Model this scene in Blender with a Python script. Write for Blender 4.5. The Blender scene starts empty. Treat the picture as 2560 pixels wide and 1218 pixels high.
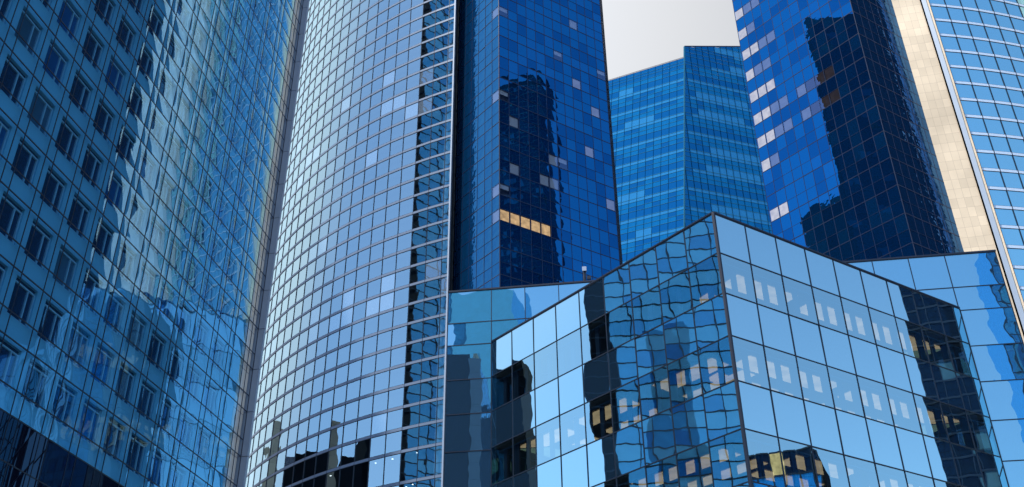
import bpy, math, random
from mathutils import Vector, Matrix
random.seed(7)
U = 1.6                       # plan units to metres
Z0 = 0.65                     # ground level in plan units
sc = bpy.context.scene
COL = sc.collection

# ------------------------------------------------------------------ camera
F_PX, W_PX, H_PX = 2554.0, 2560.0, 1218.0
cam_d = bpy.data.cameras.new("camera"); cam = bpy.data.objects.new("camera", cam_d); COL.objects.link(cam)
cam_d.sensor_width = 36.0; cam_d.lens = 36.0 * F_PX / W_PX
cam_d.clip_start = 0.1; cam_d.clip_end = 20000
ROT = Matrix(((0.999930085, 0.011824746, 0.0),
              (0.00629712303, -0.532500466, -0.846406285),
              (-0.0100085394, 0.846347109, -0.532537698)))
cam.matrix_world = Matrix.Translation(Vector((0, 0, (1.7 - Z0) * U))) @ ROT.to_4x4()
sc.camera = cam

# ------------------------------------------------------------------ light
SUN_AZ, SUN_EL = math.radians(-132), math.radians(63)
world = bpy.data.worlds.new("World"); sc.world = world; world.use_nodes = True
nt = world.node_tree; N = nt.nodes; L = nt.links; N.clear()
w_out = N.new("ShaderNodeOutputWorld"); bg = N.new("ShaderNodeBackground"); bg.inputs[1].default_value = 0.15
sky = N.new("ShaderNodeTexSky"); sky.sky_type = 'NISHITA'; sky.sun_disc = False
sky.sun_elevation = SUN_EL; sky.sun_rotation = SUN_AZ; sky.air_density = 1.0; sky.dust_density = 0.2; sky.ozone_density = 1.2
tc = N.new("ShaderNodeTexCoord")
def vmath(op, a, b=None):
    n = N.new("ShaderNodeVectorMath"); n.operation = op
    L.new(a, n.inputs[0])
    if b is not None: n.inputs[1].default_value = b
    return n
def ramp_range(src, a, b):
    n = N.new("ShaderNodeMapRange"); n.interpolation_type = 'SMOOTHSTEP'
    n.inputs["From Min"].default_value = a; n.inputs["From Max"].default_value = b
    L.new(src, n.inputs["Value"]); return n
nrm = vmath('NORMALIZE', tc.outputs["Generated"])
def dirv(az, el):
    az, el = math.radians(az), math.radians(el)
    return (math.sin(az) * math.cos(el), math.cos(az) * math.cos(el), math.sin(el))
bank = vmath('DOT_PRODUCT', nrm.outputs[0], dirv(-26, 40))          # bright cloud bank beyond the towers
noise = N.new("ShaderNodeTexNoise"); noise.inputs["Scale"].default_value = 2.2; noise.inputs["Detail"].default_value = 6
L.new(nrm.outputs[0], noise.inputs["Vector"])
addn = N.new("ShaderNodeMath"); addn.operation = 'MULTIPLY_ADD'
L.new(noise.outputs[0], addn.inputs[0]); addn.inputs[1].default_value = 0.16; L.new(bank.outputs["Value"], addn.inputs[2])
mask = ramp_range(addn.outputs[0], 0.66, 0.98)
wisp = N.new("ShaderNodeTexNoise"); wisp.inputs["Scale"].default_value = 1.3; wisp.inputs["Detail"].default_value = 5
L.new(nrm.outputs[0], wisp.inputs["Vector"])
wm = ramp_range(wisp.outputs[0], 0.52, 0.85)
wmul = N.new("ShaderNodeMath"); wmul.operation = 'MULTIPLY'; L.new(wm.outputs[0], wmul.inputs[0]); wmul.inputs[1].default_value = 0.22
mx = N.new("ShaderNodeMath"); mx.operation = 'MAXIMUM'; L.new(mask.outputs[0], mx.inputs[0]); L.new(wmul.outputs[0], mx.inputs[1])
mix = N.new("ShaderNodeMix"); mix.data_type = 'RGBA'
L.new(mx.outputs[0], mix.inputs["Factor"]); L.new(sky.outputs[0], mix.inputs["A"]); lob = vmath('DOT_PRODUCT', nrm.outputs[0], dirv(-62, 32)); lr = ramp_range(lob.outputs["Value"], 0.35, 0.95)
cmix = N.new("ShaderNodeMix"); cmix.data_type = 'RGBA'; L.new(lr.outputs[0], cmix.inputs["Factor"])
cmix.inputs["A"].default_value = (2.58, 2.58, 2.60, 1); cmix.inputs["B"].default_value = (4.6, 4.9, 5.4, 1)
L.new(cmix.outputs["Result"], mix.inputs["B"])
L.new(mix.outputs["Result"], bg.inputs[0]); L.new(bg.outputs[0], w_out.inputs[0])

sun_d = bpy.data.lights.new("sun", 'SUN'); sun = bpy.data.objects.new("sun", sun_d); COL.objects.link(sun)
sun_d.energy = 4.2; sun_d.angle = math.radians(0.5); sun_d.color = (1.0, 0.93, 0.82)
sv = Vector(dirv(math.degrees(SUN_AZ), math.degrees(SUN_EL)))
sun.rotation_euler = (-sv).to_track_quat('-Z', 'Y').to_euler(); sun.location = (0, 0, 400)
sc.view_settings.view_transform = 'Standard'; sc.view_settings.look = 'None'
sc.view_settings.exposure = 0.75; sc.view_settings.gamma = 1.0
cy = sc.cycles
cy.max_bounces = 10; cy.glossy_bounces = 6; cy.transparent_max_bounces = 12; cy.diffuse_bounces = 2; cy.transmission_bounces = 4
cy.caustics_reflective = False; cy.caustics_refractive = False; cy.sample_clamp_indirect = 6
cy.use_denoising = True

# ------------------------------------------------------------------ materials
def nodes_of(name):
    m = bpy.data.materials.new(name); m.use_nodes = True; m.node_tree.nodes.clear()
    return m, m.node_tree.nodes, m.node_tree.links
def glossy(N):
    for t in ("ShaderNodeBsdfAnisotropic", "ShaderNodeBsdfGlossy"):
        try: return N.new(t)
        except Exception: pass
def math_n(N, L, op, a, b=None, clamp=False):
    n = N.new("ShaderNodeMath"); n.operation = op; n.use_clamp = clamp
    for i, v in enumerate((a, b)):
        if v is None: continue
        if isinstance(v, (int, float)): n.inputs[i].default_value = v
        else: L.new(v, n.inputs[i])
    return n.outputs[0]
def glass(name, tint, r0, r1, body, trans=None, wave=(0.6, 0.0), pillow=0.0, power=3.0, rough=0.0, streak=0.0):
    """coated facade glass: mirror coat over a body (diffuse colour) or a clear tinted sheet"""
    m, N, L = nodes_of(name)
    out = N.new("ShaderNodeOutputMaterial"); mixs = N.new("ShaderNodeMixShader"); g = glossy(N)
    g.inputs["Color"].default_value = (*tint, 1); g.inputs["Roughness"].default_value = rough
    lw = N.new("ShaderNodeLayerWeight"); lw.inputs[0].default_value = 0.5
    p = math_n(N, L, 'POWER', lw.outputs["Facing"], power)
    f = math_n(N, L, 'MULTIPLY_ADD', p, r1 - r0, True); f.node.inputs[2].default_value = r0
    L.new(f, mixs.inputs[0])
    geo = N.new("ShaderNodeNewGeometry")
    if trans:
        b = N.new("ShaderNodeBsdfTransparent"); b.inputs[0].default_value = (*trans, 1)
    else:
        b = N.new("ShaderNodeBsdfDiffuse"); b.inputs[0].default_value = (*body, 1)
        if streak:
            nz = N.new("ShaderNodeTexNoise"); nz.inputs["Scale"].default_value = 0.35; nz.inputs["Detail"].default_value = 4
            L.new(geo.outputs["Position"], nz.inputs["Vector"])
            cr = N.new("ShaderNodeMix"); cr.data_type = 'RGBA'; L.new(nz.outputs[0], cr.inputs["Factor"])
            cr.inputs["A"].default_value = (*[c * (1 - streak) for c in body], 1); cr.inputs["B"].default_value = (*[min(1, c * (1 + streak)) for c in body], 1)
            L.new(cr.outputs["Result"], b.inputs[0])
    L.new(b.outputs[0], mixs.inputs[1]); L.new(g.outputs[0], mixs.inputs[2]); L.new(mixs.outputs[0], out.inputs[0])
    if wave[1] or pillow:
        h = None
        if wave[1]:
            nz = N.new("ShaderNodeTexNoise"); nz.inputs["Scale"].default_value = wave[0]; nz.inputs["Detail"].default_value = 1.5
            L.new(geo.outputs["Position"], nz.inputs["Vector"])
            h = math_n(N, L, 'MULTIPLY', nz.outputs[0], wave[1])
        if pillow:
            uv = N.new("ShaderNodeTexCoord"); sp = N.new("ShaderNodeSeparateXYZ"); L.new(uv.outputs["UV"], sp.inputs[0])
            q = []
            for ax in (0, 1):
                one = math_n(N, L, 'SUBTRACT', 1.0, sp.outputs[ax]); q.append(math_n(N, L, 'MULTIPLY', sp.outputs[ax], one))
            pl = math_n(N, L, 'MULTIPLY', math_n(N, L, 'MULTIPLY', q[0], q[1]), 16 * pillow)
            h = pl if h is None else math_n(N, L, 'ADD', h, pl)
        bp = N.new("ShaderNodeBump"); bp.inputs["Strength"].default_value = 1.0; bp.inputs["Distance"].default_value = 1.0
        L.new(h, bp.inputs["Height"]); L.new(bp.outputs[0], g.inputs["Normal"])
    return m
def matte(name, col, rough=0.6, metal=0.0, var=0.12, scale=0.5, spec=0.4):
    m, N, L = nodes_of(name)
    out = N.new("ShaderNodeOutputMaterial"); b = N.new("ShaderNodeBsdfPrincipled")
    b.inputs["Roughness"].default_value = rough; b.inputs["Metallic"].default_value = metal
    b.inputs["Specular IOR Level"].default_value = spec
    geo = N.new("ShaderNodeNewGeometry"); nz = N.new("ShaderNodeTexNoise"); nz.inputs["Scale"].default_value = scale; nz.inputs["Detail"].default_value = 5
    L.new(geo.outputs["Position"], nz.inputs["Vector"])
    cr = N.new("ShaderNodeMix"); cr.data_type = 'RGBA'; L.new(nz.outputs[0], cr.inputs["Factor"])
    cr.inputs["A"].default_value = (*[c * (1 - var) for c in col], 1); cr.inputs["B"].default_value = (*[min(1, c * (1 + var)) for c in col], 1)
    L.new(cr.outputs["Result"], b.inputs["Base Color"]); L.new(b.outputs[0], out.inputs[0])
    return m
def stone(name, col, joint, w, h, var=0.08):
    """stone cladding: slabs with thin joints, laid out by UV in metres"""
    m, N, L = nodes_of(name)
    out = N.new("ShaderNodeOutputMaterial"); b = N.new("ShaderNodeBsdfPrincipled"); b.inputs["Roughness"].default_value = 0.75
    uv = N.new("ShaderNodeTexCoord"); br = N.new("ShaderNodeTexBrick"); L.new(uv.outputs["UV"], br.inputs["Vector"])
    br.offset = 0.0; br.inputs["Scale"].default_value = 1.0; br.inputs["Brick Width"].default_value = w; br.inputs["Row Height"].default_value = h
    br.inputs["Mortar Size"].default_value = 0.035; br.inputs["Mortar Smooth"].default_value = 0.3
    br.inputs["Color1"].default_value = (*[c * (1 - var) for c in col], 1); br.inputs["Color2"].default_value = (*[c * (1 + var) for c in col], 1)
    br.inputs["Mortar"].default_value = (*joint, 1)
    geo = N.new("ShaderNodeNewGeometry"); nz = N.new("ShaderNodeTexNoise"); nz.inputs["Scale"].default_value = 0.05; nz.inputs["Detail"].default_value = 6
    L.new(geo.outputs["Position"], nz.inputs["Vector"]); mr = N.new("ShaderNodeMapRange"); L.new(nz.outputs[0], mr.inputs["Value"])
    mr.inputs["From Min"].default_value = 0.3; mr.inputs["From Max"].default_value = 0.7; mr.inputs["To Min"].default_value = 0.72; mr.inputs["To Max"].default_value = 1.08
    ml_ = N.new("ShaderNodeVectorMath"); ml_.operation = 'SCALE'; L.new(br.outputs["Color"], ml_.inputs[0]); L.new(mr.outputs[0], ml_.inputs["Scale"])
    L.new(ml_.outputs[0], b.inputs["Base Color"]); L.new(b.outputs[0], out.inputs[0])
    return m
def glow(name, col, strength, var=0.35, scale=0.6):
    m, N, L = nodes_of(name)
    out = N.new("ShaderNodeOutputMaterial"); e = N.new("ShaderNodeEmission"); e.inputs[1].default_value = strength
    geo = N.new("ShaderNodeNewGeometry"); nz = N.new("ShaderNodeTexNoise"); nz.inputs["Scale"].default_value = scale; nz.inputs["Detail"].default_value = 3
    L.new(geo.outputs["Position"], nz.inputs["Vector"])
    cr = N.new("ShaderNodeMix"); cr.data_type = 'RGBA'; L.new(nz.outputs[0], cr.inputs["Factor"])
    cr.inputs["A"].default_value = (*[c * (1 - var) for c in col], 1); cr.inputs["B"].default_value = (*[c * (1 + var) for c in col], 1)
    L.new(cr.outputs["Result"], e.inputs[0]); L.new(e.outputs[0], out.inputs[0])
    return m

M = {}
M['curved_glass'] = glass('curved_glass', (0.67, 0.92, 1.0), 0.46, 0.97, None, trans=(0.5, 0.65, 0.75), wave=(0.35, 0.004), pillow=0.0025)
M['curved_blind'] = glass('curved_blind', (0.67, 0.92, 1.0), 0.46, 0.97, (0.15, 0.20, 0.27), wave=(0.35, 0.004), pillow=0.0025)
M['curved_right_glass'] = glass('curved_right_glass', (0.46, 0.90, 1.0), 0.78, 0.97, (0.03, 0.10, 0.22), wave=(0.25, 0.004), pillow=0.0025)
M['prow_mirror'] = glass('prow_mirror', (0.60, 0.94, 1.0), 0.74, 0.97, (0.02, 0.06, 0.13), wave=(0.40, 0.0034), pillow=0.0022)
M['prow_vision'] = glass('prow_vision', (0.60, 0.94, 1.0), 0.62, 0.95, None, trans=(0.55, 0.72, 0.85), wave=(0.40, 0.0034), pillow=0.0022)
M['wing_mirror'] = glass('wing_mirror', (0.42, 0.82, 0.98), 0.56, 0.97, (0.02, 0.06, 0.13), wave=(0.40, 0.010), pillow=0.004)
M['dark_glass'] = glass('dark_glass', (0.03, 0.42, 1.0), 0.33, 0.9, (0.0006, 0.014, 0.055), wave=(0.5, 0.006), pillow=0.004)
M['dark_glass_side'] = glass('dark_glass_side', (0.08, 0.38, 0.85), 0.20, 0.85, (0.002, 0.026, 0.075), wave=(0.9, 0.05), pillow=0.018)
M['side_mirror'] = glass('side_mirror', (0.16, 0.42, 0.85), 0.24, 0.9, (0.002, 0.022, 0.075), wave=(0.7, 0.035), pillow=0.012)
M['_'] = None; M.pop('_')
M['dark_glass_pale'] = glass('dark_glass_pale', (0.035, 0.39, 0.95), 0.36, 0.9, (0.001, 0.020, 0.07), wave=(0.6, 0.008), pillow=0.006)
M['dark_glass_deep'] = glass('dark_glass_deep', (0.025, 0.34, 0.90), 0.29, 0.9, (0.0006, 0.011, 0.045), wave=(0.4, 0.010), pillow=0.005)
M['black_glass'] = glass('black_glass', (0.25, 0.5, 0.8), 0.05, 0.3, (0.004, 0.007, 0.014))
M['dim_window'] = glass('dim_window', (0.3, 0.6, 0.9), 0.06, 0.4, (0.06, 0.12, 0.17), streak=0.5)
M['clear_blue'] = glass('clear_blue', (0.3, 0.55, 1.0), 0.22, 0.8, None, trans=(0.80, 0.86, 0.95), wave=(0.5, 0.006), pillow=0.004)
M['left_skin'] = glass('left_skin', (0.42, 0.78, 1.0), 0.06, 0.97, None, trans=(0.58, 0.86, 1.0), wave=(0.6, 0.008), pillow=0.004, power=2.1)
M['left_clear'] = glass('left_clear', (0.7, 0.85, 1.0), 0.05, 0.45, None, trans=(0.93, 0.95, 0.96), wave=(0.6, 0.008), pillow=0.004)
M['left_window_glass'] = glass('left_window_glass', (0.3, 0.6, 1.0), 0.12, 0.8, (0.006, 0.035, 0.085))
M['left_blind'] = glass('left_blind', (0.3, 0.6, 1.0), 0.12, 0.8, (0.05, 0.12, 0.19), streak=0.5)
M['left_blue'] = glass('left_blue', (0.3, 0.6, 1.0), 0.16, 0.8, (0.006, 0.09, 0.26), streak=0.4)
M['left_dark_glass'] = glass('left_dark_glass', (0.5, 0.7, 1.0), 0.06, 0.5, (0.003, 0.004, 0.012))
M['inner_panel'] = matte('inner_panel', (0.18, 0.50, 0.74), 0.5, var=0.10, scale=0.25)
M['window_frame'] = matte('window_frame', (0.26, 0.46, 0.64), 0.4, var=0.05)
M['mullion'] = matte('mullion', (0.006, 0.012, 0.030), 0.35, var=0.2)
M['mullion_blue'] = matte('mullion_blue', (0.004, 0.012, 0.045), 0.35, var=0.2)
M['fin_metal'] = matte('fin_metal', (0.30, 0.36, 0.46), 0.4, metal=0.3, var=0.06)
M['band_metal'] = matte('band_metal', (0.14, 0.19, 0.28), 0.42, metal=0.2, var=0.05)
M['band_right'] = matte('band_right', (0.55, 0.68, 0.85), 0.4, metal=0.2, var=0.05)
M['edge_metal'] = matte('edge_metal', (0.30, 0.37, 0.47), 0.4, metal=0.2, var=0.05)
M['interior_dark'] = matte('interior_dark', (0.010, 0.014, 0.022), 0.8, var=0.3)
M['interior_blue'] = matte('interior_blue', (0.03, 0.07, 0.13), 0.7, var=0.2)
M['ceiling_white'] = matte('ceiling_white', (0.55, 0.50, 0.42), 0.8, var=0.1)
M['roof_grey'] = matte('roof_grey', (0.16, 0.17, 0.19), 0.8)
M['blind'] = matte('blind', (0.42, 0.45, 0.47), 0.8, var=0.06, scale=1.0)
M['cream_stone'] = stone('cream_stone', (0.74, 0.62, 0.47), (0.42, 0.33, 0.25), 2.2, 3.5)
M['reflection_cream'] = stone('reflection_cream', (0.88, 0.79, 0.66), (0.48, 0.42, 0.36), 1.2, 1.27)  # cream for the strip that imitates a reflection in the left tower
M['white_stone'] = stone('white_stone', (0.88, 0.87, 0.84), (0.35, 0.38, 0.42), 3.0, 4.0)
M['beige_stone'] = stone('beige_stone', (0.52, 0.44, 0.35), (0.25, 0.2, 0.16), 3.0, 4.0)
M['black_stone'] = matte('black_stone', (0.006, 0.008, 0.013), 0.9, spec=0.05)
M['warm_light'] = glow('warm_light', (1.0, 0.64, 0.32), 0.62, 0.55, 0.9)
M['warm_window'] = glow('warm_window', (1.0, 0.62, 0.28), 0.5, 0.85, 1.1)
M['pale_window'] = glow('pale_window', (1.0, 0.86, 0.66), 0.48, 0.45, 0.7)
M['mauve_window'] = glow('mauve_window', (0.46, 0.54, 0.74), 0.20, 0.35, 0.7)
M['brown_window'] = glow('brown_window', (0.50, 0.40, 0.40), 0.05, 0.4, 0.7)
M['lamp_white'] = glow('lamp_white', (1.0, 0.93, 0.82), 2.5, 0.0)
M['far_dark'] = glass('far_dark', (0.03, 0.48, 1.0), 0.30, 0.6, (0.001, 0.018, 0.07), wave=(0.3, 0.01))
M['far_mid'] = glass('far_mid', (0.03, 0.48, 1.0), 0.30, 0.6, (0.003, 0.066, 0.145), wave=(0.3, 0.01), streak=0.3)
M['far_pale'] = glass('far_pale', (0.03, 0.48, 1.0), 0.30, 0.6, (0.028, 0.15, 0.27), wave=(0.3, 0.01), streak=0.15)
M['flank_blue'] = matte('flank_blue', (0.62, 0.74, 0.84), 0.5)
M['far_line'] = matte('far_line', (0.03, 0.14, 0.24), 0.9, var=0.05, spec=0.0)
M['far_mullion'] = matte('far_mullion', (0.002, 0.03, 0.08), 0.9, var=0.1, spec=0.0)
M['grid_pale'] = glass('grid_pale', (0.30, 0.76, 1.0), 0.38, 0.7, (0.20, 0.56, 0.86), streak=0.2)
M['grid_mid'] = glass('grid_mid', (0.30, 0.76, 1.0), 0.38, 0.7, (0.05, 0.36, 0.76), streak=0.3)
M['grid_deep'] = glass('grid_deep', (0.30, 0.76, 1.0), 0.38, 0.7, (0.015, 0.20, 0.62), streak=0.3)
M['asphalt'] = matte('asphalt', (0.16, 0.155, 0.15), 0.85, var=0.2, scale=0.8)

# ------------------------------------------------------------------ mesh helpers
def S(p): return (p[0] * U, p[1] * U, (p[2] - Z0) * U)
def D(az): a = math.radians(az); return Vector((math.sin(a), math.cos(a)))
class MB:
    def __init__(s): s.v = []; s.f = []; s.uv = []; s.m = []
    def quad(s, pts, mi=0, uv=None):
        b = len(s.v); s.v += [tuple(p) for p in pts]; s.f.append(tuple(range(b, b + len(pts)))); s.m.append(mi)
        s.uv.append(uv or [(0, 0), (1, 0), (1, 1), (0, 1)][:len(pts)] + [(0, 0)] * max(0, len(pts) - 4))
    def box(s, fr, s0, s1, z0, z1, w0, w1, mi=0):
        P = lambda a, z, w: fr.pt(a, z, w)
        c = [P(s0, z0, w0), P(s1, z0, w0), P(s1, z0, w1), P(s0, z0, w1), P(s0, z1, w0), P(s1, z1, w0), P(s1, z1, w1), P(s0, z1, w1)]
        lx, ly, lz = abs(s1 - s0) * U, abs(w1 - w0) * U, abs(z1 - z0) * U
        o0, oz = s0 * U, z0 * U
        def q(i, a, b): s.quad([c[k] for k in i], mi, [(o0, oz), (o0 + a, oz), (o0 + a, oz + b), (o0, oz + b)])
        q((3, 2, 6, 7), lx, lz); q((1, 0, 4, 5), lx, lz); q((2, 1, 5, 6), ly, lz); q((0, 3, 7, 4), ly, lz); q((7, 6, 5, 4), lx, ly); q((0, 1, 2, 3), lx, ly)
    def prism(s, poly, z0, z1, mi=0):
        n = len(poly); off = 0
        for i in range(n):
            a, b = poly[i], poly[(i + 1) % n]; l = math.hypot(b[0] - a[0], b[1] - a[1]) * U
            s.quad([(a[0], a[1], z0), (b[0], b[1], z0), (b[0], b[1], z1), (a[0], a[1], z1)], mi, [(off, z0 * U), (off + l, z0 * U), (off + l, z1 * U), (off, z1 * U)]); off += l
        s.quad([(p[0], p[1], z1) for p in poly], mi, [(p[0] * U, p[1] * U) for p in poly]); s.quad([(p[0], p[1], z0) for p in reversed(poly)], mi, [(p[0] * U, p[1] * U) for p in reversed(poly)])
    def tube(s, c, r0, r1, z0, z1, n=10, mi=0):
        a = [(c[0] + r0 * math.cos(2 * math.pi * i / n), c[1] + r0 * math.sin(2 * math.pi * i / n), z0) for i in range(n)]
        b = [(c[0] + r1 * math.cos(2 * math.pi * i / n), c[1] + r1 * math.sin(2 * math.pi * i / n), z1) for i in range(n)]
        for i in range(n): s.quad([a[i], a[(i + 1) % n], b[(i + 1) % n], b[i]], mi)
        s.quad(b, mi, [(0, 0)] * n); s.quad(a[::-1], mi, [(0, 0)] * n)
    def build(s, name, mats, parent=None, kind=None):
        if not s.f: return None
        me = bpy.data.meshes.new(name); me.from_pydata([S(p) for p in s.v], [], s.f); me.update()
        ul = me.uv_layers.new(name="uv"); k = 0
        for u in s.uv:
            for c in u: ul.data[k].uv = c; k += 1
        if not isinstance(mats, (list, tuple)): mats = [mats]
        for m in mats: me.materials.append(m)
        for p, mi in zip(me.polygons, s.m): p.material_index = mi
        o = bpy.data.objects.new(name, me); COL.objects.link(o)
        if parent: o.parent = parent; o.matrix_parent_inverse = parent.matrix_world.inverted()
        if kind: o["kind"] = kind
        return o
class Frame:
    """vertical plane: origin, direction along it, outward normal (to the viewer's side)"""
    def __init__(s, o, d, flip=False):
        s.o = Vector(o[:2]); s.d = Vector(d).normalized(); s.n = Vector((s.d.y, -s.d.x)) * (-1 if flip else 1)
    def pt(s, a, z, w=0.0):
        p = s.o + s.d * a + s.n * w; return (p.x, p.y, z)
RT = ROT.transposed()
def project(p):
    v = RT @ Vector((p[0], p[1], p[2] - 1.7))
    if v.z > -0.01: return None
    return (W_PX / 2 + F_PX * v.x / -v.z, H_PX / 2 - F_PX * v.y / -v.z)
def px_area(pts):
    q = [project(p) for p in pts]
    if any(a is None for a in q): return 0
    if max(a[0] for a in q) < 0 or min(a[0] for a in q) > W_PX or max(a[1] for a in q) < 0 or min(a[1] for a in q) > H_PX: return 0
    q = [(min(max(a[0], 0), W_PX), min(max(a[1], 0), H_PX)) for a in q]
    return abs(sum(q[i][0] * q[(i + 1) % 4][1] - q[(i + 1) % 4][0] * q[i][1] for i in range(4))) / 2
def thing(name, label, cat, loc, group=None):
    o = bpy.data.objects.new(name, None); COL.objects.link(o); o.empty_display_size = 1
    o.location = S((loc[0], loc[1], Z0)); o["label"] = label; o["category"] = cat
    if group: o["group"] = group
    o.matrix_world = Matrix.Translation(o.location)
    return o
class Panes:
    """every pane of one building: the 100 that show largest stay single parts, the rest become one part"""
    def __init__(s): s.p = []
    def add(s, pts, mat, tilt=0.0, n=None, label=None):
        pts = [Vector(p) for p in pts]
        if tilt:
            a, b = random.gauss(0, tilt), random.gauss(0, tilt)
            w = (pts[1] - pts[0]).length; h = (pts[3] - pts[0]).length
            nv = (pts[1] - pts[0]).cross(pts[3] - pts[0]).normalized()
            for p, (u, v) in zip(pts, ((-.5, -.5), (.5, -.5), (.5, .5), (-.5, .5))): p += nv * (a * u * w + b * v * h)
        s.p.append([px_area(pts), pts, mat, label])
    def build(s, parent, name="glass_pane", limit=100):
        s.p.sort(key=lambda t: -t[0]); rest = {}
        big = [t for t in s.p[:limit] if t[0] > 0]; small = s.p[len(big):]
        for a, pts, mat, lab in big:
            m = MB(); m.quad(pts); o = m.build(name, M[mat], parent)
            if lab: o["label"] = lab
        if small:
            mats = sorted({t[2] for t in small}); m = MB()
            for a, pts, mat, lab in small: m.quad(pts, mats.index(mat))
            m.build(name, [M[k] for k in mats], parent, "stuff" if big else None)
def facade(panes, mull, fr, xs, zs, mat, tilt=0.0, mw=0.05, mh=0.05, proud=0.04, thin=None, gap=0.0, deep=0.06):
    """fills the grid of a plane with panes and collects the mullion bars"""
    for i in range(len(xs) - 1):
        for j in range(len(zs) - 1):
            k = mat(i, j)
            if k is None: continue
            lab = None
            if isinstance(k, tuple): k, lab = k
            q = [fr.pt(xs[i] + gap, zs[j] + gap), fr.pt(xs[i + 1] - gap, zs[j] + gap), fr.pt(xs[i + 1] - gap, zs[j + 1] - gap), fr.pt(xs[i] + gap, zs[j + 1] - gap)]
            panes.add(q, k, tilt, label=lab)
    if mull is not None:
        for x in xs: mull.box(fr, x - mw / 2, x + mw / 2, zs[0], zs[-1], -deep, proud)
        for j, z in enumerate(zs):
            h = mh if thin is None or not thin(j) else mh * 0.35
            for i in range(len(xs) - 1): mull.box(fr, xs[i] + mw / 2, xs[i + 1] - mw / 2, z - h / 2, z + h / 2, -deep, proud - 0.004)
def arange(a, b, n): return [a + (b - a) * i / n for i in range(n + 1)]
def rngz(z0, pitch, lo, hi):
    k = math.ceil((lo - z0) / pitch); o = []
    while z0 + k * pitch <= hi: o.append(z0 + k * pitch); k += 1
    return o

# ------------------------------------------------------------------ ground
g = MB(); g.quad([(-3000, -3000, Z0), (3000, -3000, Z0), (3000, 3000, Z0), (-3000, 3000, Z0)], 0, [(0, 0), (1, 0), (1, 1), (0, 1)])
go = g.build('ground', M['asphalt']); go["kind"] = "structure"

# ------------------------------------------------------------------ prow and long block (front)
P0 = D(13.34) * 45
PL = Vector((-1.3832, 58.2639)); PR = Vector((26.9886, 54.4875))
prow = thing('prow_building', 'low wedge shaped mirror glass block with a sharp corner and lit office rows', 'building', (P0.x, P0.y))
frR = Frame(P0, PR - P0); frL = Frame(P0, PL - P0, True)
LR, LL = (PR - P0).length, (PL - P0).length
ZP = [0.65, 2.6, 4.95, 7.3, 9.65, 12.0, 14.35, 16.72, 19.2, 21.58, 23.93, 26.26, 28.58, 30.93]
def prow_mat(i, j): return 'prow_vision' if (len(ZP) - 2 - j) % 2 == 1 else 'prow_mirror'
pn = Panes(); ml = MB()
xsR = arange(0.0, LR, 9); xsL = arange(0.0, LL, 9)
facade(pn, ml, frR, xsR, ZP, prow_mat, 0.0022, 0.05, 0.055, 0.03)
facade(pn, ml, frL, xsL, ZP, prow_mat, 0.0022, 0.05, 0.055, 0.03)
pn.build(prow)
ml.build('mullion', M['mullion'], prow)
c = MB(); c.tube(P0, 0.10, 0.10, ZP[0], ZP[-1] + 0.05, 8); c.build('corner_post', M['mullion'], prow)
c = MB(); c.box(frR, 0.1, LR - 0.02, ZP[-1] + 0.028, ZP[-1] + 0.12, -0.3, 0.05); c.box(frL, 0.1, LL - 0.02, ZP[-1] + 0.028, ZP[-1] + 0.12, -0.3, 0.05); c.build('parapet', M['mullion'], prow)
def inset(a, b):   # point inside the wedge at depth a behind the right face and b behind the left face
    # P0 + x*frR.d + y*frL.d ; depth from right face = y*|sin|, from left face = x*|sin|
    sn = abs(frR.d.x * frL.d.y - frR.d.y * frL.d.x)
    return P0 + frR.d * (b / sn) + frL.d * (a / sn)
core = [inset(4.5, 4.5), PR - frR.d * 1.0 - frR.n * 4.5 , PL - frL.d * 1.0 - frL.n * 4.5]
tri = [inset(0.12, 0.12), PR - frR.n * 0.12 - frR.d * 0.1, PL - frL.n * 0.12 - frL.d * 0.1]
cb = MB(); cb.prism(core, Z0, ZP[-1] - 0.1); cb.build('core_wall', M['interior_blue'], prow)
sl = MB(); cw = MB(); iw = MB()
for j in range(len(ZP) - 1):
    if prow_mat(0, j) != 'prow_vision': continue
    zb, zt = ZP[j], ZP[j + 1]
    sl.prism(tri, zb - 0.12, zb + 0.02); cw.prism(tri, zt - 0.10, zt + 0.06)
    for fr, xs in ((frR, xsR), (frL, xsL)):
        for i in range(len(xs) - 1):
            x0, x1 = xs[i], xs[i + 1]; w = x1 - x0
            off = 0.15 if fr is frR else 0.15
            for a, b in ((0.0, 0.14), (0.46, 0.60), (0.92, 1.0)):
                if i == 0 and a < 0.2: continue
                iw.box(fr, x0 + a * w, x0 + b * w, zb + 0.02, zt - 0.34, -0.42, -0.30)
            iw.box(fr, x0 if i else x0 + 0.45, x1, zt - 0.34, zt - 0.28, -0.44, -0.28, 1)
            if zb > 12 and i > 0 and (fr is frR or zb < 25) and random.random() > 0.12:
                lp = MB()
                for a, b in ((0.05, 0.47), (0.53, 0.95)):
                    if random.random() < 0.10: continue
                    for dd0, dd1 in ((1.0, 2.3), (3.3, 4.3)):
                        lp.quad([fr.pt(x0 + (a - 0.05) * w, zt - 0.13, -dd0), fr.pt(x0 + (b + 0.05) * w, zt - 0.13, -dd0), fr.pt(x0 + (b + 0.05) * w, zt - 0.13, -dd1), fr.pt(x0 + (a - 0.05) * w, zt - 0.13, -dd1)])
                lp.build('ceiling_light', M['warm_light'], prow)
sl.build('floor_slab', M['interior_dark'], prow); cw.build('ceiling', M['ceiling_white'], prow); iw.build('inner_wall', [M['interior_blue'], M['window_frame']], prow)
rf = MB(); rf.prism(tri, ZP[-1] - 0.06, ZP[-1] + 0.01); rf.build('roof', M['roof_grey'], prow)

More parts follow.
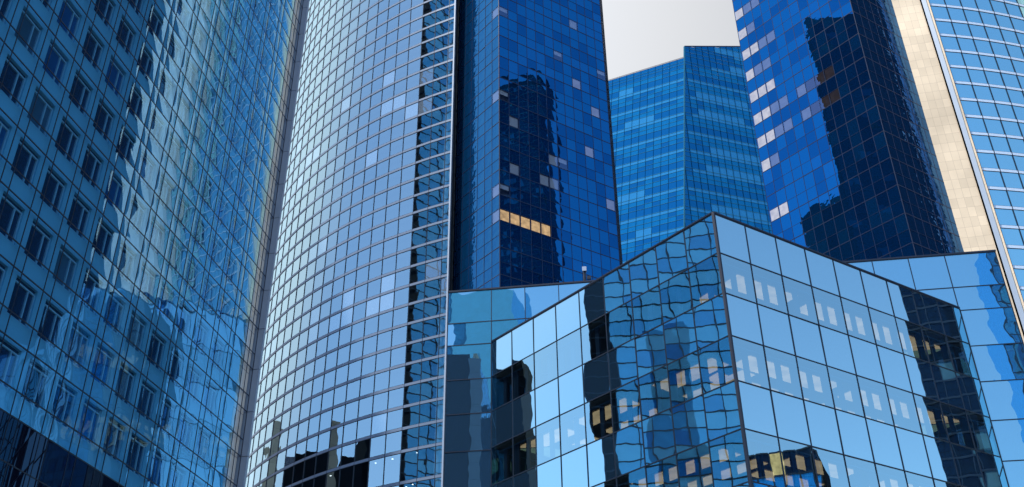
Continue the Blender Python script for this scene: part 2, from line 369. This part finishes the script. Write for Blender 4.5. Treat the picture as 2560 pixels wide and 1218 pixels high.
WD = D(97.3)
wing = thing('glass_block', 'long straight mirror glass block standing behind the wedge and taller than it', 'building', (13, 57))
frW = Frame(PL, WD)
ZW = [0.65, 2.3, 4.7, 7.1, 9.5, 11.9, 14.3, 16.7, 19.1, 21.4, 23.8, 26.2, 28.5, 30.9, 32.49, 34.8]
LW = (PR - PL).length
xsW = [-2.86] + arange(0, LW, 13) + [LW + 3.05]
pn = Panes(); ml = MB()
facade(pn, ml, frW, xsW, ZW, lambda i, j: 'wing_mirror', 0.0025, 0.05, 0.055, 0.03)
pn.build(wing); ml.build('mullion', M['mullion'], wing)
wb = MB(); poly = [frW.pt(-2.8, 0, -0.15)[:2], frW.pt(LW + 3.0, 0, -0.15)[:2], frW.pt(LW + 2.6, 0, -9)[:2], frW.pt(-2.4, 0, -9)[:2]]
wb.prism(poly, Z0, 34.78); wb.build('block_body', M['interior_blue'], wing)
c = MB(); c.box(frW, -2.9, LW + 3.1, 34.82, 34.93, -0.4, 0.05); c.build('parapet', M['mullion'], wing)

# mast on the roof
ma = thing('roof_mast', 'thin dark mast with a camera head on the glass block roof', 'mast', (5.0, 58.6))
mp = Vector((4.78, 58.3))
c = MB(); c.tube(mp, 0.11, 0.09, 34.8, 36.1); c.build('pole', M['mullion'], ma)
c = MB(); c.box(Frame(mp, D(97)), -0.14, 0.14, 36.1, 36.42, -0.12, 0.16); c.build('housing', M['fin_metal'], ma)
c = MB(); c.box(Frame(mp, D(97)), 0.14, 0.42, 35.5, 35.72, -0.08, 0.08); c.build('floodlight', M['mullion'], ma)

# ------------------------------------------------------------------ left tower (double skin)
AW = 10.8; DL = 15.6; KL = 1.56
left = thing('double_skin_tower', 'near left tower with clear outer glass over pale panels and framed windows', 'building', (-12, 24))
frA = Frame(-D(AW + 90) * DL, D(AW))          # normal points to the right
zA = lambda z10: 1.7 + (z10 - 1.7) * KL
bays = [(12.496 + 0.7865 * k) * KL for k in range(-9, 10)]
bays = [b for b in bays if b < 31.0]
xsA = []
for b in bays: xsA += [b, b + 0.212 * KL]
xsA = [x for x in xsA if x < 31.1] + [31.35]
zsA = []
for n in range(-4, 20): zsA += [zA(7.70 + 1.056 * n), zA(8.085 + 1.056 * n)]
base_k = 8                                     # index of the lowest clear floor line
pn = Panes(); ml = MB()
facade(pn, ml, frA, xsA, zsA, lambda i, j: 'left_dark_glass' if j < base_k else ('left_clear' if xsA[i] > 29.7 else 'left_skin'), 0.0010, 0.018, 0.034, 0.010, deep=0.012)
pn.build(left)
ml.build('mullion', M['mullion'], left)
ip = MB(); IW = -0.13
wins = []
for j in range(base_k, len(zsA) - 1):
    z0, z1 = zsA[j], zsA[j + 1]
    for i in range(len(xsA) - 1):
        x0, x1 = xsA[i], xsA[i + 1]
        wide = (x1 - x0) > 0.5 and x1 < 30.0
        if x0 > 29.7: continue
        if (j - base_k) % 2 == 1 and wide:
            wins.append((x0 + 0.02, x1 - 0.02, z0, z1 - 0.02))
            ip.box(frA, x0, x0 + 0.02, z0, z1, IW - 0.3, IW); ip.box(frA, x1 - 0.02, x1, z0, z1, IW - 0.3, IW); ip.box(frA, x0 + 0.02, x1 - 0.02, z1 - 0.02, z1, IW - 0.3, IW)
        else:
            ip.box(frA, x0, x1, z0, z1, IW - 0.3, IW)
ip.build('inner_wall', M['inner_panel'], left)
wins.sort(key=lambda t: -px_area([frA.pt(t[0], t[2], IW), frA.pt(t[1], t[2], IW), frA.pt(t[1], t[3], IW), frA.pt(t[0], t[3], IW)]))
def win_frame(m, x0, x1, z0, z1):
    t = 0.045; w0, w1 = IW - 0.105, IW - 0.045
    m.box(frA, x0, x1, z0, z0 + t, w0, w1); m.box(frA, x0, x1, z1 - t - 0.10, z1 - 0.10, w0, w1)
    m.box(frA, x0, x0 + t, z0 + t, z1 - t - 0.10, w0, w1); m.box(frA, x1 - t, x1, z0 + t, z1 - t - 0.10, w0, w1)
    xm = x0 + (x1 - x0) * 0.68; m.box(frA, xm - t / 2, xm + t / 2, z0 + t, z1 - t - 0.10, w0, w1)
rest_f, rest_p = MB(), MB()
for k, (x0, x1, z0, z1) in enumerate(wins):
    q = [frA.pt(x0, z0, IW - 0.085), frA.pt(x1, z0, IW - 0.085), frA.pt(x1, z1, IW - 0.085), frA.pt(x0, z1, IW - 0.085)]
    if k < 100:
        m = MB(); win_frame(m, x0, x1, z0, z1); wo = m.build('window', M['window_frame'], left)
        m = MB(); m.quad(q); m.build('pane', M[random.choices(['left_window_glass', 'left_blind', 'left_blue'], [0.74, 0.12, 0.14])[0]], wo)
    else:
        win_frame(rest_f, x0, x1, z0, z1); rest_p.quad(q)
if rest_f.f:
    wo = rest_f.build('window', M['window_frame'], left, 'stuff'); rest_p.build('pane', M['left_window_glass'], wo)
x_in = max(x for x in xsA if x <= 29.7 or xsA.index(x) == 0); x_st = [x for i, x in enumerate(xsA[:-1]) if x > 29.7][0]
m = MB(); m.box(frA, x_st, 31.30, zA(7.70), zsA[-1], -0.5, IW + 0.02); m.build('reflection_strip', M['reflection_cream'], left)  # added solid strip behind the glass, imitates a cream reflection by the fin
bd = MB()
bd.prism([frA.pt(xsA[0] + .02, 0, -0.9)[:2], frA.pt(31.3, 0, -0.9)[:2], frA.pt(31.3, 0, -7)[:2], frA.pt(xsA[0] + .02, 0, -7)[:2]], Z0, zsA[-1]); bd.build('tower_body', M['interior_dark'], left)
fn = MB(); fs = 31.36
zz = [z for z in zsA if True]
for j in range(0, len(zsA) - 2, 2): fn.box(frA, fs, fs + 0.14, zsA[j] + 0.012, zsA[j + 2] - 0.012, -0.9, 0.24)
fn.build('edge_fin', M['fin_metal'], left)

# ------------------------------------------------------------------ curved tower, left of centre
lc = Vector((15.870, 159.0175)); LCR = 59.009
curved = thing('curved_tower', 'tall tower with a bowed pale blue glass front banded by thin grey floor strips', 'building', (-15, 115))
def cyl(c, R): return lambda a, z, w=0.0: (c.x + (R + w) * math.sin(math.radians(a)), c.y + (R + w) * math.cos(math.radians(a)), z)
LCP = cyl(lc, LCR)
A_L = [-156.43] + [-155.60 + 2.146 * k for k in range(0, 27)]
zB = [44.95 + 2.63 * k for k in range(0, 50)]
zB = [36.0, 38.7, 42.28] + zB
zB = [36.0 - 2.66 * k for k in range(13, 0, -1)] + zB
pn = Panes(); ml = MB(); hb = 0.19
rowcols = {}
def blind_cell(i, j):
    h = math.sin(i * 12.9898 + j * 78.233) * 43758.5453; h -= math.floor(h)
    b = math.sin(j * 7.13) * 3.7; band = (b - math.floor(b)) < 0.22
    return h < (0.34 if band else 0.02)
for bi in range(len(zB) - 1):
    z0, z1 = zB[bi] + hb, zB[bi + 1] - hb
    for i in range(len(A_L) - 1):
        a, b = A_L[i], A_L[i + 1]
        pts = [LCP(a, z0), LCP(b, z0), LCP(b, z1), LCP(a, z1)]
        pn.add(pts, 'curved_blind' if blind_cell(i, bi) else 'curved_glass', 0.0016)
pn.build(curved)
for bi, z in enumerate(zB):
    m = MB()
    for i in range(len(A_L) - 1):
        a, b = A_L[i], A_L[i + 1]
        for (q0, q1, w) in ((z - hb + .03, z + hb - .03, 0.06),):
            m.quad([LCP(a, q0, w), LCP(b, q0, w), LCP(b, q1, w), LCP(a, q1, w)])
            m.quad([LCP(a, q0, -.05), LCP(b, q0, -.05), LCP(b, q0, w), LCP(a, q0, w)])
            m.quad([LCP(a, q1, w), LCP(b, q1, w), LCP(b, q1, -.05), LCP(a, q1, -.05)])
        for zz0 in (z - hb - 0.012, z + hb - 0.03):
            ml.quad([LCP(a, zz0, .045), LCP(b, zz0, .045), LCP(b, zz0 + .042, .045), LCP(a, zz0 + .042, .045)])
    m.build('floor_band', M['band_metal'], curved)
for a in A_L[1:]:
    da = 0.028
    for w in (0.07,):
        ml.quad([LCP(a - da, zB[0], w), LCP(a + da, zB[0], w), LCP(a + da, zB[-1], w), LCP(a - da, zB[-1], w)])
        ml.quad([LCP(a - da, zB[0], -.05), LCP(a - da, zB[0], w), LCP(a - da, zB[-1], w), LCP(a - da, zB[-1], -.05)])
        ml.quad([LCP(a + da, zB[0], w), LCP(a + da, zB[0], -.05), LCP(a + da, zB[-1], -.05), LCP(a + da, zB[-1], w)])
ml.build('mullion', M['mullion'], curved)
LCI = cyl(lc, LCR - 1.3)
back = [LCI(a, 0)[:2] for a in A_L]
poly = back + [(-40.0, 157.0), (-26.0, 146.0)]
m = MB(); m.prism(poly[::-1], Z0, zB[-1]); m.build('tower_core', M['interior_dark'], curved)
m = MB(); e0 = Vector(LCP(-156.43, 0)[:2]); m.box(Frame(e0, D(-4.0)), 0.72, 2.7, Z0, zB[-1], -0.9, -0.02); m.build('side_panel', M['flank_blue'], curved)
m = MB(); m.box(Frame(e0, D(97.3)), -0.05, 0.13, Z0, zB[-1] + .1, -0.7, 0.12); m.build('edge_trim', M['edge_metal'], curved)
for (a, r, z) in [(-153.0, 0, 42.0), (-147.5, 0, 41.9), (-145.3, 0, 38.45), (-148.6, 0, 38.4), (-150.9, 0, 38.42), (-152.6, 0, 38.5), (-143.0, 0, 38.4), (-151.8, 0, 38.35), (-140.6, 0, 41.95), (-149.8, 0, 41.9)]:
    p = cyl(lc, LCR - 0.55)(a, z); m = MB(); m.tube(p, 0.10, 0.10, z, z + 0.05, 10); m.build('ceiling_lamp', M['lamp_white'], curved)

# ------------------------------------------------------------------ centre dark tower
def dark_tower(name, label, C, lenR, lenL, colsR, colsL, z0, pitch, ztop, litR, litL, sideR, sideL, bodypoly):
    t = thing(name, label, 'building', (C.x, C.y))
    fR = Frame(C, D(57.2)); fL = Frame(C, D(140.9 + 180), True)
    zs = []
    for z in rngz(z0, pitch, 2.0, ztop): zs += [z, z + pitch * 0.45]
    zs = zs[:-1]
    k0 = round((z0 - zs[0]) / pitch)
    pn = Panes(); ml = MB()
    def mk(lit, side):
        def f(i, j):
            if j % 2 == 0 and (i, j // 2 - k0) in lit: return 'clear_blue'
            if side != 'dark_glass': return side
            h = math.sin(i * 91.7 + j * 37.3) * 4375.85; h -= math.floor(h)
            return 'dark_glass_pale' if h < 0.2 else ('dark_glass_deep' if h > 0.72 else side)
        return f
    xr, xl = arange(0, lenR, colsR), arange(0, lenL, colsL)
    u = pitch / 3.7
    facade(pn, ml, fR, xr, zs, mk(litR, sideR), 0.0024 if sideR == 'dark_glass' else 0.005, 0.06 * u, 0.10 * u, 0.03, lambda j: j % 2 == 1)
    facade(pn, ml, fL, xl, zs, mk(litL, sideL), 0.0024 if sideL == 'dark_glass' else 0.006, 0.06 * u, 0.10 * u, 0.03, lambda j: j % 2 == 1)
    pn.build(t); ml.build('mullion', M['mullion_blue'], t)
    for fr, xs, lit in ((fR, xr, litR), (fL, xl, litL)):
        for (i, k), mt in lit.items():
            j = (k + k0) * 2
            m = MB(); g = 0.10 * u; zt = zs[j + 1] - 0.04; zb = zs[j] + 0.06
            nm = 'roller_blind' if mt == 'blind' else 'lit_window'
            if mt == 'blind' and random.random() < 0.35: zb = zb + (zt - zb) * 0.6
            m.quad([fr.pt(xs[i] + g, zb, -0.12), fr.pt(xs[i + 1] - g, zb, -0.12), fr.pt(xs[i + 1] - g, zt, -0.12), fr.pt(xs[i] + g, zt, -0.12)])
            m.build(nm, M[mt], t)
    m = MB(); m.tube(C, 0.07, 0.07, zs[0], zs[-1], 8); m.build('corner_post', M['mullion_blue'], t)
    m = MB(); m.prism(bodypoly, Z0, zs[-1]); m.build('tower_body', M['interior_dark'], t)
    return t, fR, fL, zs
C0 = D(-0.81) * 100
litR = {(i, 0): 'warm_window' for i in range(5)}
litR.update({(0, 9): 'blind', (0, 5): 'blind', (1, 4): 'blind', (0, 1): 'blind', (1, 2): 'blind', (5, 3): 'blind', (6, 3): 'blind', (4, 2): 'blind', (5, 2): 'blind', (8, 10): 'blind', (6, 8): 'blind', (11, 8): 'blind', (8, 7): 'mauve_window', (6, -2): 'warm_window', (10, 6): 'mauve_window', (11, 2): 'mauve_window', (9, 4): 'mauve_window'})
litL = {(0, 9): 'mauve_window', (0, 5): 'mauve_window', (0, 1): 'mauve_window', (0, 0): 'mauve_window'}
fRc = Frame(C0, D(57.2)); fLc = Frame(C0, D(320.9), True)
bl = D(8.0)
p1 = Vector(fRc.pt(17.6, 0, -0.4)[:2]); p0 = C0 - (fRc.n + fLc.n) * 0.45; p2 = Vector(fLc.pt(10.3, 0, -0.4)[:2])
p1c = p1
dct, _a, _b, _c = dark_tower('dark_glass_tower', 'dark blue glass tower with a row of warm lit windows near its corner', C0, 17.69, 10.42, 12, 7, 67.92, 3.685, 204, litR, litL, 'dark_glass', 'dark_glass_side',
           [p0, p1 - Vector((0.2, 0)), p1 - Vector((0.2, 0)) + bl * 44, p2 + bl * 36, p2])

# ------------------------------------------------------------------ right dark tower
R0 = D(24.81) * 168
litL = {}
for r, cs in ((9, (11, 10, 9)), (8, (11, 10)), (7, (11, 10, 9, 8)), (6, (11, 10, 9)), (5, (11, 10, 9)), (4, (11, 10, 9, 8)), (3, (11, 10, 9, 8)), (2, (11, 10)), (0, (11, 10))):
    for c in cs: litL[(c, r)] = 'pale_window' if c == 11 or (c == 10 and r in (7, 5, 4, 3, 0)) or (c == 9 and r == 5) else 'mauve_window'
for c in (6, 5, 4, 3): litL[(c, 4)] = 'brown_window'; litL[(c, 3)] = 'brown_window'
litL[(6, 4)] = litL[(6, 3)] = 'mauve_window'
fRr = Frame(R0, D(57.2)); fLr = Frame(R0, D(320.9), True)
p1 = Vector(fRr.pt(27.2, 0, -0.4)[:2]); p0 = R0 - (fRr.n + fLr.n) * 0.45; p2 = Vector(fLr.pt(28.0, 0, -0.4)[:2])
dark_tower('dark_glass_tower', 'dark blue glass tower with pale lit windows stacked down its left edge', R0, 27.45, 28.06, 12, 12, 115.65, 6.24, 300, {}, litL, 'side_mirror', 'dark_glass',
           [p0, p1, p1 + D(60) * 1 + D(20) * 40, p2 + D(18.5) * 40, p2])

# ------------------------------------------------------------------ right curved tower
rc = Vector((76.366, 282.435)); RCR = 123.589
rct = thing('curved_tower', 'wide bowed blue glass tower at far right with pale bands and solid cream reflection strip', 'building', (95, 163))
RCP = cyl(rc, RCR)
A_R = [174.02] + [173.36 - 1.766 * k for k in range(0, 9)]
zR = rngz(135.41, 4.394, 3.0, 235)
pn = Panes(); ml = MB(); hb = 0.36
for bi in range(len(zR) - 1):
    for i in range(len(A_R) - 1):
        a, b = A_R[i], A_R[i + 1]; z0, z1 = zR[bi] + hb, zR[bi + 1] - hb
        pn.add([RCP(a, z0), RCP(b, z0), RCP(b, z1), RCP(a, z1)], 'curved_right_glass', 0.0018)
pn.build(rct)
for bi, z in enumerate(zR):
    m = MB()
    for i in range(len(A_R) - 1):
        a, b = A_R[i], A_R[i + 1]; q0, q1, w = z - hb + .05, z + hb - .05, 0.10
        m.quad([RCP(a, q0, w), RCP(b, q0, w), RCP(b, q1, w), RCP(a, q1, w)])
        m.quad([RCP(a, q0, -.05), RCP(b, q0, -.05), RCP(b, q0, w), RCP(a, q0, w)]); m.quad([RCP(a, q1, w), RCP(b, q1, w), RCP(b, q1, -.05), RCP(a, q1, -.05)])
        for zz0 in (z - hb - 0.02, z + hb - 0.05):
            ml.quad([RCP(a, zz0, .08), RCP(b, zz0, .08), RCP(b, zz0 + .07, .08), RCP(a, zz0 + .07, .08)])
    m.build('floor_band', M['band_right'], rct)
for a in A_R[1:]:
    da = 0.040; w = 0.12
    ml.quad([RCP(a - da, zR[0], w), RCP(a + da, zR[0], w), RCP(a + da, zR[-1], w), RCP(a - da, zR[-1], w)])
    ml.quad([RCP(a - da, zR[0], -.05), RCP(a - da, zR[0], w), RCP(a - da, zR[-1], w), RCP(a - da, zR[-1], -.05)]); ml.quad([RCP(a + da, zR[0], w), RCP(a + da, zR[0], -.05), RCP(a + da, zR[-1], -.05), RCP(a + da, zR[-1], w)])
ml.build('mullion', M['mullion'], rct)
E0 = Vector(RCP(174.02, 0)[:2])
frE = Frame(E0, D(29.0), True)                         # flank wall running away from us
m = MB(); m.box(frE, -0.15, 9.2, Z0, zR[-1], -1.2, 0.0); m.build('stone_flank', M['cream_stone'], rct)
PA = Vector(fRr.pt(15.2, 0)[:2]); frP = Frame(PA, E0 - PA); LP = (E0 - PA).length
m = MB(); m.box(frP, 0.0, LP - 0.45, Z0, zR[-1], -1.0, 0.0); m.build('reflection_strip', M['cream_stone'], rct)  # added solid wall, stands in for the cream flank's reflection in the dark glass
m = MB(); m.box(frE, -0.55, -0.16, Z0, zR[-1], -0.75, 0.12); m.build('edge_trim', M['edge_metal'], rct)
RCI = cyl(rc, RCR - 1.5)
poly = [RCI(a, 0)[:2] for a in A_R[1:]] + [(130, 200), (100, 205), (E0.x + 5.5, E0.y + 9.0)]
m = MB(); m.prism(poly, Z0, zR[-1]); m.build('tower_core', M['interior_blue'], rct)

# ------------------------------------------------------------------ far tower
F0 = D(12.12) * 200
far = thing('blue_panel_tower', 'distant bright blue panelled tower with a slanting roofline between the dark towers', 'building', (F0.x, F0.y))
frF = Frame(F0, D(71))
sF = lambda z: (z - 154.8) * 0.1115                     # leaning corner line within the right face
dLf = D(294.5); FLn = Vector((-dLf.y, dLf.x))
QF = 1.65
def FQ(p): return (p[0] * QF, p[1] * QF, 1.7 + (p[2] - 1.7) * QF)
def FLp(s, z, w=0.0):
    b = frF.o + frF.d * sF(z); p = b + dLf * s + Vector((dLf.y, -dLf.x)) * (-w); return FQ((p.x, p.y, z))
def FRp(s, z, w=0.0): return FQ(frF.pt(s, z, w))
roofR = lambda s: 184.9 + 0.285 * (s - 3.4)
PITF = 5.72; zF0 = 174.0
rowsF = rngz(zF0, PITF, 60, 215)
pn = Panes(); ln = MB(); mv = MB()
rnd = random.Random(3)
colL = arange(0, 27.3, 14); colRf = arange(0, 1, 1)
for k, z in enumerate(rowsF):
    parts = [(z, z + PITF * .36, 'far_dark'), (z + PITF * .36, z + PITF * .60, 'sub'), (z + PITF * .60, z + PITF * .84, 'vis'), (z + PITF * .84, z + PITF, 'top')]
    runL = (rnd.randrange(0, 12), rnd.randrange(2, 5)) if k % 2 else (0, 0)
    runR = (rnd.randrange(0, 9), rnd.randrange(5, 12)) if k % 3 != 1 else (0, 0)
    for z0, z1, ty in parts:
        zt = 181.0
        for i in range(len(colL) - 1):
            if z0 >= zt: continue
            z1c = min(z1, zt)
            edge = z0 > 176.5
            mt = 'far_dark' if ty == 'far_dark' or edge else ('far_mid' if ty in ('sub', 'vis') else 'far_pale')
            if ty == 'far_dark' and runL[0] <= i < runL[0] + runL[1] and not edge: mt = 'far_pale'
            if mt == 'far_mid' and rnd.random() < .3: mt = 'far_dark'
            pn.add([FLp(colL[i], z0), FLp(colL[i + 1], z0), FLp(colL[i + 1], z1c), FLp(colL[i], z1c)][::-1], mt, 0.002)
        if z0 < zt: 
            q0, q1 = z0 - .05, z0 + .05; ln.quad([FLp(0, q0, .06), FLp(27.3, q0, .06), FLp(27.3, q1, .06), FLp(0, q1, .06)][::-1])
        s0 = sF(z0)
        cols = [s0] + [x for x in arange(-12, 40, 28) if x > s0 + .3]
        for i in range(len(cols) - 1):
            a, b = cols[i], cols[i + 1]
            ta, tb = roofR(a), roofR(b)
            if z0 >= max(ta, tb) - .02: continue
            edge = z0 > ta - 8
            mt = 'far_dark' if ty == 'far_dark' else ('far_mid' if ty in ('sub', 'vis') else 'far_pale')
            if i < 1: mt = 'far_dark'
            if ty == 'far_dark' and runR[0] <= i < runR[0] + runR[1]: mt = 'far_pale'
            if mt == 'far_mid' and rnd.random() < .15: mt = 'far_dark'
            if edge and ty != 'far_dark' and i < 8: mt = 'far_dark'
            a1 = sF(z1) if i == 0 else a
            za, zb2 = min(z1, ta), min(z1, tb)
            if za <= z0: za = z0 + 0.01
            if a1 > b - .02: a1 = b - .02
            pn.add([FRp(a, z0), FRp(b, z0), FRp(b, zb2), FRp(a1, za)], mt, 0.002)
        sm = max(s0, 3.4 + (z0 - 184.9) / 0.285)
        if sm < 40: ln.quad([FRp(sm, z0 - .05, .06), FRp(40, z0 - .05, .06), FRp(40, z0 + .05, .06), FRp(sm, z0 + .05, .06)])
pn.build(far, 'facade_panel')
for s in colL: mv.quad([FLp(s - .035, 60, .09), FLp(s + .035, 60, .09), FLp(s + .035, 181, .09), FLp(s - .035, 181, .09)][::-1])
for x in arange(-12, 40, 28):
    zt = min(roofR(x), 154.8 + x / 0.1115)
    if zt > 60: mv.quad([FRp(x - .05, 60, .09), FRp(x + .05, 60, .09), FRp(x + .05, zt, .09), FRp(x - .05, zt, .09)])
ln.build('floor_line', M['far_line'], far); mv.build('mullion', M['far_mullion'], far)
m = MB(); zc0, zc1 = 60, 185.0
for w0, w1 in ((-.12, .14),):
    m.quad([FRp(sF(zc0) - .14, zc0, .13), FRp(sF(zc0) + .14, zc0, .13), FRp(sF(zc1) + .14, zc1, .13), FRp(sF(zc1) - .14, zc1, .13)])
    m.quad([FRp(sF(zc0) - .14, zc0, -.3), FRp(sF(zc0) - .14, zc0, .13), FRp(sF(zc1) - .14, zc1, .13), FRp(sF(zc1) - .14, zc1, -.3)])
m.build('corner_trim', M['far_line'], far)
m = MB()
a, b = FRp(3.4, 184.95, .1), FRp(40, roofR(40) + .05, .1); a2, b2 = FRp(3.4, 184.95, -.4), FRp(40, roofR(40) + .05, -.4)
m.quad([a, b, (b[0], b[1], b[2] + .35), (a[0], a[1], a[2] + .35)]); m.quad([(a[0], a[1], a[2] + .35), (b[0], b[1], b[2] + .35), (b2[0], b2[1], b2[2] + .35), (a2[0], a2[1], a2[2] + .35)])
a, b = FLp(0, 181, .1), FLp(27.3, 181, .1); m.quad([b, a, (a[0], a[1], a[2] + .4), (b[0], b[1], b[2] + .4)])
m.build('parapet', M['mullion_blue'], far)
m = MB(); fa, fb, fc, fd = FLp(27, 60, -.5), FLp(0, 60, -.6), FRp(sF(60) + .6, 60, -.5), FRp(39.5, 60, -.5)
m.prism([fa[:2], fd[:2], (fd[0] - 2, fd[1] + 25), (fa[0] + 12, fa[1] + 30)], Z0, 180.5 * QF - 2)
m.prism([fb[:2], fd[:2], (fd[0] - 2, fd[1] + 4)], Z0, 60 * QF)
m.build('tower_body', M['far_dark'], far)

# ------------------------------------------------------------------ buildings beside and behind us, seen only in the glass
def slab(name, label, poly, h, mat, extra=None):
    t = thing(name, label, 'building', poly[0]); m = MB(); m.prism(poly, Z0, h); m.build('wall', M[mat], t)
    return t
def rect(x0, y0, x1, y1): return [(x0, y0), (x1, y0), (x1, y1), (x0, y1)]
# blue gridded block mirrored in the wedge and the curved tower
gb = thing('gridded_office_block', 'blue gridded office block mirrored with wavy lines in the left face of the wedge', 'building', (-95, 35))
frG = Frame((-98.0, 63.7), (0, -1), True)
gxs = [0, 3.5] + [3.5 + 2.9 * k for k in range(1, 21)]; gzs = [Z0 + 2.55 * k for k in range(0, 105)]
def gm(i, j):
    if i == 0: return 'black_stone'
    h = math.sin(i * 3.1 + j * 17.7) * 999; h -= math.floor(h)
    if j % 2 == 0: return 'grid_pale' if h < .75 else 'grid_mid'
    return 'grid_deep' if (i % 2 == 0) else ('grid_mid' if h < .7 else 'grid_pale')
pn = Panes(); ml = MB(); facade(pn, ml, frG, gxs, gzs, gm, 0.0, 0.17, 0.17, 0.1)
pn.build(gb); ml.build('mullion', M['mullion'], gb)
m = MB(); m.prism(rect(-103.5, 1, -98.3, 63.6), Z0, gzs[-1]); m.build('block_body', M['black_stone'], gb)
slab('dark_slab_tower', 'black slab tower mirrored beside the inner corner of the wedge', rect(-126, 79, -118, 86.5), 86, 'black_stone')
slab('dark_office_block', 'black office block mirrored along the foot of the curved tower', rect(-140, 116.5, -118, 152), 81, 'black_stone')
slab('stone_tower', 'cream stone tower mirrored at the foot of the curved tower', rect(-128, 107.5, -118, 116), 88, 'beige_stone')
slab('white_stone_tower', 'white stone slab mirrored as a pale strip in the double skin tower', [(121, 161), (131, 161), (131, 176), (123, 176)], 240, 'white_stone')
bt = slab('black_tower', 'black tower mirrored in the dark glass face with the warm windows', rect(92.3, 50.3, 101, 67.1), 178.8, 'black_stone')
def dark_skin(t, fr, w, z1, cw, ch, seed, frac):
    pn = Panes(); ml = MB(); xs = arange(0, w, max(1, round(w / cw))); zs = rngz(Z0, ch, Z0, z1)
    rr = random.Random(seed)
    facade(pn, ml, fr, xs, zs, lambda i, j: 'dim_window' if j % 2 == 0 and rr.random() < frac else ('brown_window' if rr.random() < 0.012 else 'black_glass'), 0.0, 0.12, 0.25, 0.08)
    pn.build(t); ml.build('mullion', M['mullion'], t)
dark_skin(bt, Frame((92.0, 67.2), (0, -1)), 17.0, 178, 2.2, 2.4, 5, 0.10)
dark_skin(bt, Frame((101, 67.4), (-1, 0)), 8.8, 178, 2.2, 2.4, 6, 0.10)
dark_skin(dct, Frame(p1c + bl * 0.3, bl, False), 43, 200, 2.4, 2.0, 8, 0.10)
slab('rear_tower', 'blue rear tower mirrored at the left end of the long glass block', rect(-52, -96, -36, -80), 118, 'grid_mid')
slab('rear_office_block', 'dark rear office block mirrored low in the long glass block', rect(-34, -90, -10, -70), 80, 'black_stone')

lo = thing('low_office_block', 'low office block with warm windows mirrored low in the right face of the wedge', 'building', (66, 29))
frO = Frame((62.0, 40.0), (0, -1))
pn = Panes(); ml = MB(); oz = [Z0 + 2.4 * k for k in range(16)]; ox = [1.43 * k for k in range(16)]
facade(pn, ml, frO, ox, oz, lambda i, j: 'warm_window' if (i * 7 + j * 5) % 3 == 0 and j % 2 == 0 else ('grid_deep' if j % 2 else 'left_dark_glass'), 0.0, 0.14, 0.16, 0.08)
pn.build(lo); ml.build('mullion', M['mullion'], lo)
m = MB(); m.prism(rect(62.3, 18.5, 70, 39.9), Z0, oz[-1]); m.build('block_body', M['black_stone'], lo)

slab('dark_corner_block', 'dark tower mirrored behind the framed windows of the double skin tower', [(134, 158.5), (205, 131), (212, 150), (140, 178)], 260, 'black_stone')
rt = slab('blue_rear_tower', 'blue striped rear tower mirrored at the right end of the long glass block', rect(57, -70, 71, -56), 100, 'grid_deep')
pn = Panes(); ml = MB(); facade(pn, ml, Frame((71, -55.7), (-1, 0), False), arange(0, 14, 10), rngz(Z0, 6.5, Z0, 100), lambda i, j: 'grid_deep' if (i + j) % 3 else 'grid_mid', 0.0, 0.25, 0.3, 0.1)
pn.build(rt); ml.build('mullion', M['mullion'], rt)

slab('beige_office_block', 'beige office block mirrored beside the fin at the foot of the curved tower', [(-108, 152), (-100, 158), (-112, 172), (-120, 166)], 84, 'beige_stone')
slab('black_office_block', 'second black office block mirrored nearer the middle of the curved tower foot', rect(-138, 84, -118, 107), 80, 'black_stone')
